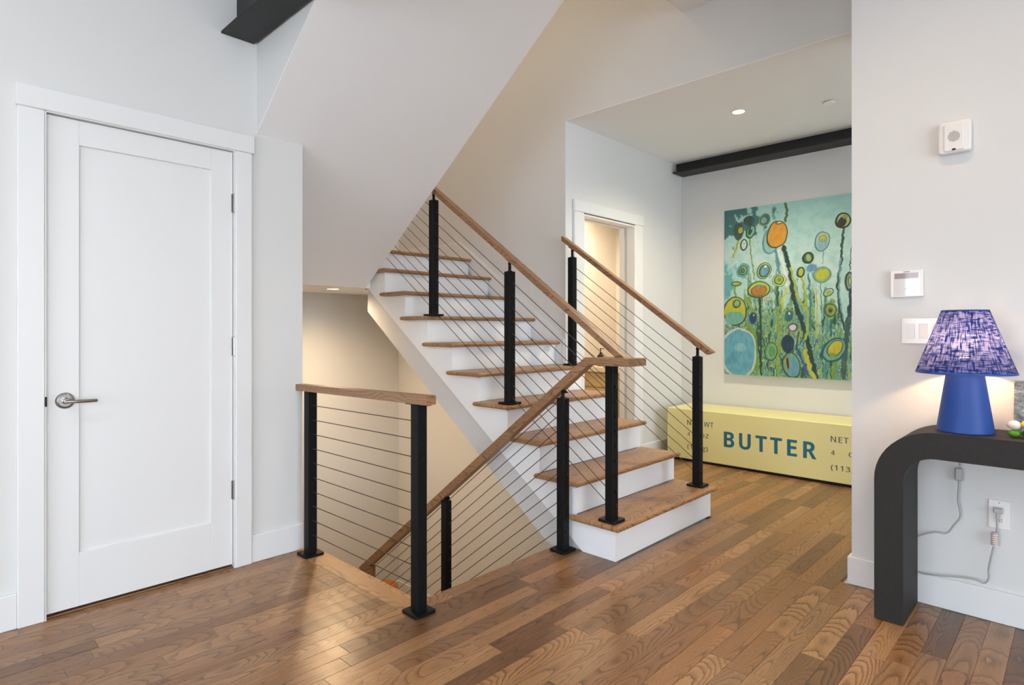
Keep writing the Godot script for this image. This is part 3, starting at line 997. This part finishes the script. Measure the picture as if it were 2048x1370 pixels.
	for k in range(1, 8):
		var z := -2.08 - 0.231 * (k - 1)
		part("tread", wood(0, k * 2.1).slab(PackedVector2Array([Vector2(1.532, z), Vector2(2.50, z), Vector2(2.50, z - 0.26), Vector2(1.532, z - 0.26)]), -0.1875 * k - 0.027, -0.1875 * k, 0.012, 2), M.tread, d)
		part("riser", bx(Vector3(1.532, -0.1875 * (k + 1), z - 0.25), Vector3(2.50, -0.1875 * k - 0.027, z - 0.235)), M.riser, d)

# ---------------------------------------------------------------- lamps in the ceilings
func downlight(at: Vector3, r: float, c: Color, energy: float, label: String, shine: float, angle := 62.0, soft := 0.05) -> void:
	var o := base("ceiling_downlight", at)
	tag(o, label, "ceiling light", "recessed ceiling downlights")
	part("trim_ring", MB.new().lathe(PackedVector2Array([Vector2(r * 1.0, -0.001), Vector2(r * 1.02, -0.004), Vector2(r * 1.22, -0.003), Vector2(r * 1.25, 0.0)]), 32), M.trim, o)
	part("lamp_lens", MB.new().lathe(PackedVector2Array([Vector2(0, -0.0025), Vector2(r * 0.98, -0.0025), Vector2(r * 0.98, 0.0)]), 32, false), glow(c, shine), o)
	var s := SpotLight3D.new()
	s.name = "light"
	s.position = Vector3(0, -0.012, 0)
	s.rotation_degrees = Vector3(-90, 0, 0)
	s.light_color = c
	s.light_energy = energy
	s.spot_angle = angle
	s.spot_angle_attenuation = 1.0
	s.spot_attenuation = 2.0
	s.spot_range = 12.0
	s.light_size = soft
	s.shadow_enabled = true
	o.add_child(s)

func lamps() -> void:
	var warm := Color(1.0, 0.86, 0.68)
	var white := Color(1.0, 0.97, 0.93)
	downlight(Vector3(4.334, 2.782, -1.848), 0.042, Color(1.0, 0.93, 0.80), 4.8, "round recessed light shining white in the nook ceiling near the painting", 9.0, 74.0)
	downlight(Vector3(2.405, 1.4945, -4.262), 0.046, warm, 3.8, "small recessed light under the landing above the basement stairs", 9.0, 84.0)
	downlight(Vector3(1.9, 3.254, -0.5), 0.045, Color(1.0, 0.84, 0.66), 2.2, "recessed light in the main ceiling over the console table", 6.0, 70.0)
	downlight(Vector3(-0.6, 3.254, -1.2), 0.045, white, 3.2, "recessed light in the main ceiling over the white door", 6.0, 82.0)
	downlight(Vector3(0.4, 3.254, 1.6), 0.045, white, 2.0, "recessed light in the main ceiling behind the viewer", 6.0, 70.0)
	downlight(Vector3(3.0, 6.2, -4.2), 0.06, warm, 7.0, "recessed light in the upstairs ceiling above the landing", 6.0, 80.0)
	downlight(Vector3(4.6, 2.5, -3.36), 0.045, Color(1.0, 0.90, 0.78), 3.2, "recessed light inside the powder room", 6.0, 80.0)

# ---------------------------------------------------------------- the nook
func lettering(text: String, font_bold: bool, cap: float, wide: float, at: Vector3, m: Material, parent: Node) -> void:
	var f := SystemFont.new()
	f.font_names = PackedStringArray(["Droid Sans"])
	f.font_weight = 700 if font_bold else 400
	var v := FontVariation.new()
	v.base_font = f
	v.spacing_glyph = 7 if font_bold else 3
	var t := TextMesh.new()
	t.font = v
	t.text = text
	t.font_size = 64
	t.pixel_size = 0.01
	t.depth = 0.01
	t.horizontal_alignment = HORIZONTAL_ALIGNMENT_LEFT
	t.vertical_alignment = VERTICAL_ALIGNMENT_BOTTOM
	var box := t.get_aabb()
	var o := put("lettering", t, m, parent)
	var k := cap / (64.0 * 0.714 * 0.01)
	var sx := wide / box.size.x if wide > 0.0 else k
	o.basis = Basis(Vector3(0, 0, 1) * sx, Vector3(0, 1, 0) * k, Vector3(-1, 0, 0) * 0.12)
	# baseline: the box starts at the descender's foot
	var low := 0.0
	if text.contains("(") or text.contains("g"):
		low = -box.position.y * k - 0.0
		o.position = at - Vector3(0, 0, 1) * box.position.x * sx + Vector3(0, low - 0.013, 0)
	else:
		o.position = at - Vector3(0, 0, 1) * box.position.x * sx - Vector3(0, box.position.y * k, 0)

func nook() -> void:
	var pale := mat(Color(0.90, 0.875, 0.62), 0.5)
	var teal := mat(Color(0.10, 0.42, 0.50), 0.55)
	var bluish := mat(Color(0.16, 0.30, 0.36), 0.55)
	var b := base("box_bench", Vector3(4.92, 0, -2.76))
	tag(b, "long pale yellow box bench printed BUTTER in teal, under the painting", "bench")
	part("box", bx(Vector3(0, 0.022, 0), Vector3(0.490, 0.464, 1.90), 0.004), pale, b)
	part("plinth", bx(Vector3(0.012, 0.0, 0.012), Vector3(0.478, 0.022, 1.888)), M.dark, b)
	var fx := -0.0004
	lettering("BUTTER", true, 0.129, 0.735, Vector3(fx, 0.176, 0.535), teal, b)
	for side in [0.197, 1.370]:
		lettering("NET", false, 0.043, 0.122, Vector3(fx, 0.326, side), bluish, b)
		lettering("WT", false, 0.043, 0.088, Vector3(fx, 0.326, side + 0.157), bluish, b)
		lettering("4", false, 0.034, 0.026, Vector3(fx, 0.229, side + 0.002), bluish, b)
		lettering("OZ", false, 0.034, 0.080, Vector3(fx, 0.229, side + 0.122), bluish, b)
		lettering("(113g)", false, 0.038, 0.190, Vector3(fx, 0.116, side + 0.002), bluish, b)
	# painting
	var p := base("painting", Vector3(5.43, 0.760, -2.43))
	tag(p, "large teal and green canvas of abstract seed heads hung above the yellow bench", "painting")
	part("stretcher", bx(Vector3(-0.046, 0, 0), Vector3(-0.002, 1.518, 1.43), 0.002), mat(Color(0.72, 0.80, 0.78), 0.7), p)
	var q := MB.new()
	var e := [Vector3(-0.0465, 1.518, 0), Vector3(-0.0465, 1.518, 1.43), Vector3(-0.0465, 0, 1.43), Vector3(-0.0465, 0, 0)]
	q.quad(e[0], e[1], e[2], e[3], Vector3.LEFT)
	for k in q.v.size():
		q.uv[k] = Vector2(q.v[k].z / 1.43, 1.0 - q.v[k].y / 1.518)
	var cm := mat(Color(0.92, 0.92, 0.92), 0.55)
	cm.albedo_texture = canvas_texture()
	part("canvas", q, cm, p)
	# cover plate in the nook ceiling
	var cover_white := mat(Color(0.97, 0.97, 0.96), 0.5)
	var s := base("ceiling_cover", Vector3(4.587, 2.782, -1.307))
	tag(s, "flat round white sprinkler cover on the nook ceiling", "sprinkler")
	part("cover", MB.new().lathe(PackedVector2Array([Vector2(0, -0.016), Vector2(0.038, -0.016), Vector2(0.041, -0.014), Vector2(0.041, -0.011), Vector2(0, -0.011)]), 32), cover_white, s)
	part("cup", MB.new().lathe(PackedVector2Array([Vector2(0.026, -0.012), Vector2(0.026, 0.0)]), 24), M.skirt, s)
	# powder room
	var v := base("vanity", Vector3(4.9, 0, -3.70))
	tag(v, "light wooden vanity with pale top seen through the nook doorway", "vanity")
	var vw := mat(Color(0.76, 0.65, 0.43), 0.5)
	part("body", bx(Vector3(0.01, 0.0, 0.01), Vector3(0.585, 0.745, 0.66)), vw, v)
	part("drawer", bx(Vector3(-0.008, 0.600, 0.012), Vector3(0.01, 0.738, 0.655), 0.002), vw, v)
	part("door", bx(Vector3(-0.008, 0.06, 0.012), Vector3(0.01, 0.590, 0.655), 0.002), vw, v)
	part("top", bx(Vector3(-0.02, 0.750, 0.0), Vector3(0.585, 0.800, 0.67), 0.003), mat(Color(0.86, 0.80, 0.68), 0.35), v)
	part("backsplash", bx(Vector3(0.565, 0.800, 0.0), Vector3(0.585, 0.90, 0.67), 0.002), mat(Color(0.88, 0.84, 0.76), 0.35), v)
	var sb := base("soap_dispenser", Vector3(5.06, 0.800, -3.60))
	tag(sb, "dark green pump soap bottle standing on the vanity top", "bottle")
	var glass := mat(Color(0.05, 0.09, 0.06), 0.15)
	part("bottle", MB.new().lathe(PackedVector2Array([Vector2(0, 0), Vector2(0.036, 0), Vector2(0.038, 0.004), Vector2(0.038, 0.085), Vector2(0.034, 0.105), Vector2(0.018, 0.122), Vector2(0.012, 0.128)]), 24), glass, sb)
	part("label_band", MB.new().lathe(PackedVector2Array([Vector2(0.0384, 0.02), Vector2(0.0384, 0.078)]), 24), mat(Color(0.82, 0.86, 0.74), 0.6), sb)
	var pm := part("pump", MB.new().lathe(PackedVector2Array([Vector2(0.013, 0.124), Vector2(0.013, 0.138), Vector2(0.005, 0.140), Vector2(0.005, 0.172), Vector2(0.009, 0.173), Vector2(0.009, 0.182), Vector2(0, 0.183)]), 16), M.black, sb)
	part("spout", MB.new().tube(PackedVector3Array([Vector3(0, 0.177, 0), Vector3(0.020, 0.178, 0.018), Vector3(0.028, 0.172, 0.026)]), 0.0035, 8), M.black, pm)

# ---------------------------------------------------------------- console table, lamp and what hangs on the right wall
func right_wall_things() -> void:
	var weave := bump_weave()
	var tm := mat(Color(0.26, 0.25, 0.24), 0.62)
	tm.albedo_texture = weave
	tm.heightmap_enabled = true
	tm.heightmap_texture = weave
	tm.heightmap_scale = 0.12
	tm.uv1_triplanar = true
	tm.uv1_scale = Vector3(6, 6, 6)
	var t := base("console_table", Vector3(2.765, 0, -0.62))
	tag(t, "black woven waterfall console table with rounded corner against the right wall", "table")
	var zr := 1.62
	var outer := PackedVector2Array()
	var inner := PackedVector2Array()
	var ht := 0.775
	for side in 2:
		for k in 13:
			var a := PI - PI * 0.5 * k / 12.0 if side == 0 else PI * 0.5 - PI * 0.5 * k / 12.0
			var cz := 0.205 if side == 0 else zr - 0.205
			outer.append(Vector2(cz + 0.205 * cos(a), ht - 0.205 + 0.205 * sin(a)))
			inner.append(Vector2(cz + 0.105 * cos(a), ht - 0.205 + 0.105 * sin(a)))
	var ring := PackedVector2Array([Vector2(0, 0.004)])
	ring.append_array(outer)
	ring.append(Vector2(zr, 0.004))
	ring.append(Vector2(zr - 0.1, 0.004))
	inner.reverse()
	ring.append_array(inner)
	ring.append(Vector2(0.1, 0.004))
	part("waterfall_frame", MB.new().prism(ring, 0.0, 0.283), tm, t)
	part("foot", bx(Vector3(0.02, 0, 0.01), Vector3(0.27, 0.004, 0.09)), M.dark, t)
	part("foot", bx(Vector3(0.02, 0, zr - 0.09), Vector3(0.27, 0.004, zr - 0.01)), M.dark, t)
	# lamp
	var l := base("table_lamp", Vector3(2.9, ht, -0.340))
	tag(l, "blue table lamp with a lit linen shade on the black console", "lamp")
	var blue := mat(Color(0.09, 0.27, 0.58), 0.5)
	part("body", MB.new().lathe(PackedVector2Array([Vector2(0, 0), Vector2(0.090, 0), Vector2(0.0925, 0.003), Vector2(0.060, 0.232), Vector2(0.055, 0.238), Vector2(0, 0.238)]), 56), blue, l)
	part("socket", MB.new().lathe(PackedVector2Array([Vector2(0.018, 0.236), Vector2(0.018, 0.285), Vector2(0.012, 0.290), Vector2(0, 0.290)]), 16), M.plastic_dull, l)
	var sh := MB.new()
	var rb := 0.161
	var rt := 0.076
	sh.lathe(PackedVector2Array([Vector2(rb, 0.229), Vector2(rt, 0.471)]), 72)
	for k in sh.v.size():
		var q := sh.v[k]
		sh.uv[k] = Vector2(fposmod(atan2(q.z, q.x) / TAU, 1.0) * 1.6, (q.y - 0.229) * 2.2)
	for k in range(0, sh.v.size(), 3):     # keep the seam's triangles on one side
		var hi := maxf(sh.uv[k].x, maxf(sh.uv[k + 1].x, sh.uv[k + 2].x))
		for j in 3:
			if hi - sh.uv[k + j].x > 0.8:
				sh.uv[k + j].x += 1.6
	var cloth := mat(Color(1, 1, 1), 0.8)
	cloth.albedo_texture = linen_texture(Color(0.045, 0.14, 0.42), Color(0.18, 0.32, 0.64))
	cloth.transparency = BaseMaterial3D.TRANSPARENCY_ALPHA
	cloth.backlight_enabled = true
	cloth.backlight = Color(0.9, 0.9, 0.9)
	part("lamp_shade", sh, cloth, l)
	var hem := MB.new()
	hem.lathe(PackedVector2Array([Vector2(rb + 0.0008, 0.227), Vector2(rb - 0.0008, 0.234), Vector2(rb - 0.003, 0.233), Vector2(rb - 0.001, 0.226)]), 72)
	hem.lathe(PackedVector2Array([Vector2(rt + 0.0012, 0.466), Vector2(rt + 0.0004, 0.4725), Vector2(rt - 0.002, 0.472), Vector2(rt - 0.001, 0.466)]), 72)
	part("hem", hem, blue, l)
	part("top_cap", MB.new().lathe(PackedVector2Array([Vector2(0, 0.4695), Vector2(rt - 0.001, 0.4695)])  , 48), blue, l)
	var lin := mat(Color(0.76, 0.71, 0.78), 0.8)
	lin.backlight_enabled = true
	lin.backlight = Color(0.5, 0.5, 0.5)
	lin.transparency = BaseMaterial3D.TRANSPARENCY_ALPHA
	lin.albedo_color.a = 0.5
	part("shade_lining", MB.new().lathe(PackedVector2Array([Vector2(rb - 0.0025, 0.232), Vector2(rt - 0.0025, 0.469)]), 72), lin, l)
	part("lamp_bulb", MB.new().ball(Vector3(0, 0.342, 0), Vector3(0.047, 0.047, 0.047), 28, 18), glow(Color(1.0, 0.84, 0.72), 3.0), l)
	var o := OmniLight3D.new()
	o.name = "light"
	o.position = Vector3(0, 0.335, 0)
	o.light_color = Color(1.0, 0.82, 0.60)
	o.light_energy = 0.19
	o.omni_range = 8.0
	o.omni_attenuation = 2.0
	o.light_size = 0.02
	o.shadow_enabled = true
	l.add_child(o)
	# wooden eggs
	for e in [[Vector3(2.868, 0.7895, -0.190), Color(0.33, 0.55, 0.12), "light green egg at the left of the small pile by the lamp", Vector3(0.0205, 0.0145, 0.0165), 0.5],
			[Vector3(2.862, 0.7925, -0.150), Color(0.10, 0.36, 0.12), "dark green egg leaning on the light green egg", Vector3(0.021, 0.0175, 0.017), -0.3],
			[Vector3(2.866, 0.8205, -0.192), Color(0.90, 0.87, 0.82), "white egg lying on top of the light green egg", Vector3(0.022, 0.0165, 0.0168), 0.2],
			[Vector3(2.864, 0.8262, -0.151), Color(0.93, 0.76, 0.20), "yellow egg on top of the dark green egg", Vector3(0.0205, 0.0163, 0.0165), 0.4]]:
		var eb := MB.new()
		eb.xf = Transform3D(Basis(Vector3.UP, 1.2 + e[4]))
		eb.ball(Vector3.ZERO, e[3], 24, 14)
		for k in eb.v.size():        # one end blunter than the other
			var f: float = 1.0 + 0.10 * clampf(eb.v[k].z / 0.02, -1, 1)
			eb.v[k] = Vector3(eb.v[k].x * f, eb.v[k].y * f, eb.v[k].z)
		var em := part("egg", eb, mat(e[1], 0.25))
		em.position = e[0]
		tag(em, e[2], "egg", "coloured eggs on the console")
	# small dark slab leaning on the wall
	var sl := base("picture_slab", Vector3(3.034, ht, -0.115))
	tag(sl, "small grey marbled picture leaning on the wall behind the eggs", "picture")
	var sb := MB.new()
	sb.box(Vector3(-0.006, 0, -0.088), Vector3(0.006, 0.197, 0.088), 0.001)
	sb.us = Vector2.ONE
	var gm := mat(Color(1, 1, 1), 0.35)
	gm.albedo_texture = stone_texture()
	for k in sb.v.size():
		sb.uv[k] = Vector2((sb.v[k].z + 0.088) / 0.176, 1.0 - sb.v[k].y / 0.2)
	var sp := part("panel", sb, gm, sl)
	sp.rotation.z = -0.12
	# alarm sounder
	var a := base("alarm_sounder", Vector3(3.075, 1.968, -0.392))
	tag(a, "white wall alarm sounder with a round speaker grille high on the right wall", "alarm")
	var face := func(w: float, h: float, r: float, y: float = 0.0) -> PackedVector2Array:
		var ps := PackedVector2Array()
		for e in [[1, 1], [-1, 1], [-1, -1], [1, -1]]:
			for k in 6:
				var g: float = atan2(e[1], e[0]) + (k - 2.5) / 5.0 * PI * 0.5
				ps.append(Vector2(e[0] * (w - r) + r * cos(g), y + e[1] * (h - r) + r * sin(g)))
		return ps
	var on_wall := func(ps: PackedVector2Array, d0: float, d1: float, r: float) -> MB:
		var mb := MB.new()     # the slab's up becomes out of the wall (-X), its Z becomes up
		mb.xf = Transform3D(Basis(Vector3(0, 0, 1), Vector3(-1, 0, 0), Vector3(0, 1, 0)), Vector3.ZERO)
		mb.slab(ps, d0, d1, r, 4)
		return mb
	part("case", on_wall.call(face.call(0.0560, 0.0660, 0.014), 0.0, 0.038, 0.010), M.plastic, a)
	part("front", on_wall.call(face.call(0.034, 0.056, 0.007, -0.003), 0.034, 0.0455, 0.004), M.plastic, a)
	var holes := MB.new()
	for i in range(-6, 7):
		for j in range(-6, 7):
			var q := Vector2(i * 0.0036 + (0.0018 if j % 2 else 0.0), j * 0.0034)
			if q.length() < 0.0215:
				holes.xf = Transform3D(Basis(Vector3(0, 0, 1), Vector3(-1, 0, 0), Vector3(0, 1, 0)), Vector3(-0.0456, q.y - 0.001, q.x))
				holes.lathe(PackedVector2Array([Vector2(0, 0.0003), Vector2(0.00125, 0.0003), Vector2(0.00125, 0)]), 6, false)
	var gr := part("grille_holes", holes, M.dark, a)
	gr.set_meta("kind", "stuff")
	part("lens", bx(Vector3(-0.0458, -0.0575, -0.0065), Vector3(-0.044, -0.0505, 0.0065), 0.0004), M.stud, a)
	# thermostat
	var th := base("thermostat", Vector3(3.075, 1.371, -0.561))
	tag(th, "glossy white square thermostat above the light switches", "thermostat")
	part("case", on_wall.call(face.call(0.060, 0.058, 0.004), 0.0, 0.025, 0.003), M.plastic, th)
	var gloss := mat(Color(0.86, 0.85, 0.84), 0.04)
	gloss.metallic_specular = 0.9
	part("screen", on_wall.call(face.call(0.048, 0.048, 0.002, -0.004), 0.024, 0.0258, 0.0005), gloss, th)
	part("display", on_wall.call(face.call(0.044, 0.012, 0.001, 0.034), 0.0255, 0.0262, 0.0002), mat(Color(0.62, 0.55, 0.55), 0.05), th)
	part("logo_strip", on_wall.call(face.call(0.012, 0.0018, 0.0005, 0.051), 0.0248, 0.0254, 0.0001), mat(Color(0.45, 0.45, 0.45), 0.4), th)
	for e in [Vector2(-0.004, -0.022), Vector2(0.030, -0.030), Vector2(0.030, -0.012)]:
		part("mark", on_wall.call(face.call(0.0028, 0.0014, 0.0004, 0.0), 0.0257, 0.0260, 0.0001), mat(Color(0.55, 0.56, 0.58), 0.3), th).position = Vector3(0, e.y, e.x)
	# switch plate
	var sw := base("light_switch", Vector3(3.075, 1.166, -0.500))
	tag(sw, "glossy white switch plate with wide rockers half behind the lamp shade", "switch")
	var plate := mat(Color(0.92, 0.91, 0.90), 0.08)
	part("plate", on_wall.call(face.call(0.0835, 0.056, 0.004), 0.0, 0.007, 0.003), plate, sw)
	for k in 3:
		part("rocker", on_wall.call(face.call(0.0155, 0.0315, 0.001), 0.006, 0.0105, 0.001), M.plastic, sw).position = Vector3(0, 0, -0.049 + k * 0.046)
	# outlet
	var ou := base("wall_outlet", Vector3(3.075, 0.431, -0.250))
	tag(ou, "white wall outlet with a plug in it under the console table", "outlet")
	part("plate", on_wall.call(face.call(0.0345, 0.0565, 0.003), 0.0, 0.006, 0.0025), M.plastic, ou)
	part("receptacle", on_wall.call(face.call(0.0165, 0.0335, 0.002), 0.005, 0.0085, 0.0008), M.plastic, ou)
	var sl3 := MB.new()
	for y in [-0.016, -0.024]:
		sl3.box(Vector3(-0.0088, y - 0.003, 0.001), Vector3(-0.0084, y + 0.003, 0.003))
		sl3.box(Vector3(-0.0088, y - 0.004, 0.007), Vector3(-0.0084, y + 0.002, 0.0085))
	part("slots", sl3, M.dark, ou)
	part("screw", MB.new().ball(Vector3(-0.006, 0.048, 0), Vector3(0.0012, 0.0022, 0.0022), 10, 6), M.nickel, ou)
	# lamp cord
	var co := base("lamp_cord", Vector3.ZERO)
	tag(co, "clear grey lamp cord hanging under the console with switch and plug", "cord")
	var cm := mat(Color(0.66, 0.66, 0.66), 0.22)
	var run := func(ps: Array) -> PackedVector3Array:
		var c := Curve3D.new()
		for k in ps.size():
			var d: Vector3 = (ps[mini(k + 1, ps.size() - 1)] - ps[maxi(k - 1, 0)]) * 0.17
			c.add_point(ps[k], -d, d)
		return c.tessellate_even_length(4, 0.012)
	part("cable", MB.new().tube(run.call([Vector3(3.066, 0.76, -0.372), Vector3(3.066, 0.66, -0.373), Vector3(3.052, 0.582, -0.378), Vector3(3.052, 0.524, -0.378), Vector3(3.052, 0.468, -0.381), Vector3(3.052, 0.405, -0.373), Vector3(3.052, 0.361, -0.395), Vector3(3.052, 0.322, -0.420), Vector3(3.052, 0.316, -0.463), Vector3(3.0555, 0.284, -0.52), Vector3(3.0555, 0.22, -0.585), Vector3(3.0555, 0.15, -0.58), Vector3(3.054, 0.132, -0.52), Vector3(3.046, 0.138, -0.456), Vector3(3.046, 0.153, -0.375), Vector3(3.046, 0.158, -0.325), Vector3(3.046, 0.152, -0.295), Vector3(3.046, 0.178, -0.281), Vector3(3.046, 0.217, -0.281), Vector3(3.046, 0.30, -0.267), Vector3(3.048, 0.37, -0.256), Vector3(3.050, 0.43, -0.256), Vector3(3.060, 0.452, -0.252)]), 0.0032, 8), cm, co)
	var isw := MB.new()
	isw.box(Vector3(3.043, 0.548, -0.392), Vector3(3.062, 0.602, -0.364), 0.005)
	part("inline_switch", isw, cm, co)
	part("plug", MB.new().box(Vector3(3.046, 0.440, -0.268), Vector3(3.066, 0.462, -0.236), 0.004).box(Vector3(3.044, 0.415, -0.260), Vector3(3.058, 0.445, -0.246), 0.004), mat(Color(0.70, 0.70, 0.70), 0.3), co)
	var tagm := MB.new()
	tagm.lathe(PackedVector2Array([Vector2(0.012, -0.026), Vector2(0.012, 0.026)]), 20, true, Vector3(3.046, 0.338, -0.2625))
	tagm.lathe(PackedVector2Array([Vector2(0.0115, 0.026), Vector2(0.0115, -0.026)]), 20, true, Vector3(3.046, 0.338, -0.2625))
	var tg := part("cord_tag", tagm, mat(Color(0.86, 0.82, 0.81), 0.6), co)
	var ln := MB.new()
	for k in 6:
		ln.lathe(PackedVector2Array([Vector2(0.0122, -0.0011), Vector2(0.0122, 0.0011)]), 20, true, Vector3(3.046, 0.318 + k * 0.0082, -0.2625))
	part("print", ln, mat(Color(0.62, 0.34, 0.32), 0.6), tg)

# ---------------------------------------------------------------- what shows down the stairwell
func basement_things() -> void:
	var s := base("wooden_stool", Vector3(3.30, -1.5, -4.88))
	tag(s, "small orange wooden stool glimpsed on the lower landing through the railing", "stool")
	var m := mat(Color(0.72, 0.42, 0.16), 0.45)
	part("seat", MB.new().lathe(PackedVector2Array([Vector2(0, 0.222), Vector2(0.10, 0.220), Vector2(0.128, 0.205), Vector2(0.13, 0.19), Vector2(0.12, 0.18), Vector2(0, 0.18)]), 28), m, s)
	for k in 3:
		var a := TAU * k / 3.0
		part("leg", MB.new().tube(PackedVector3Array([Vector3(cos(a) * 0.075, 0.185, sin(a) * 0.075), Vector3(cos(a) * 0.105, 0.0, sin(a) * 0.105)]), 0.014, 10), m, s)
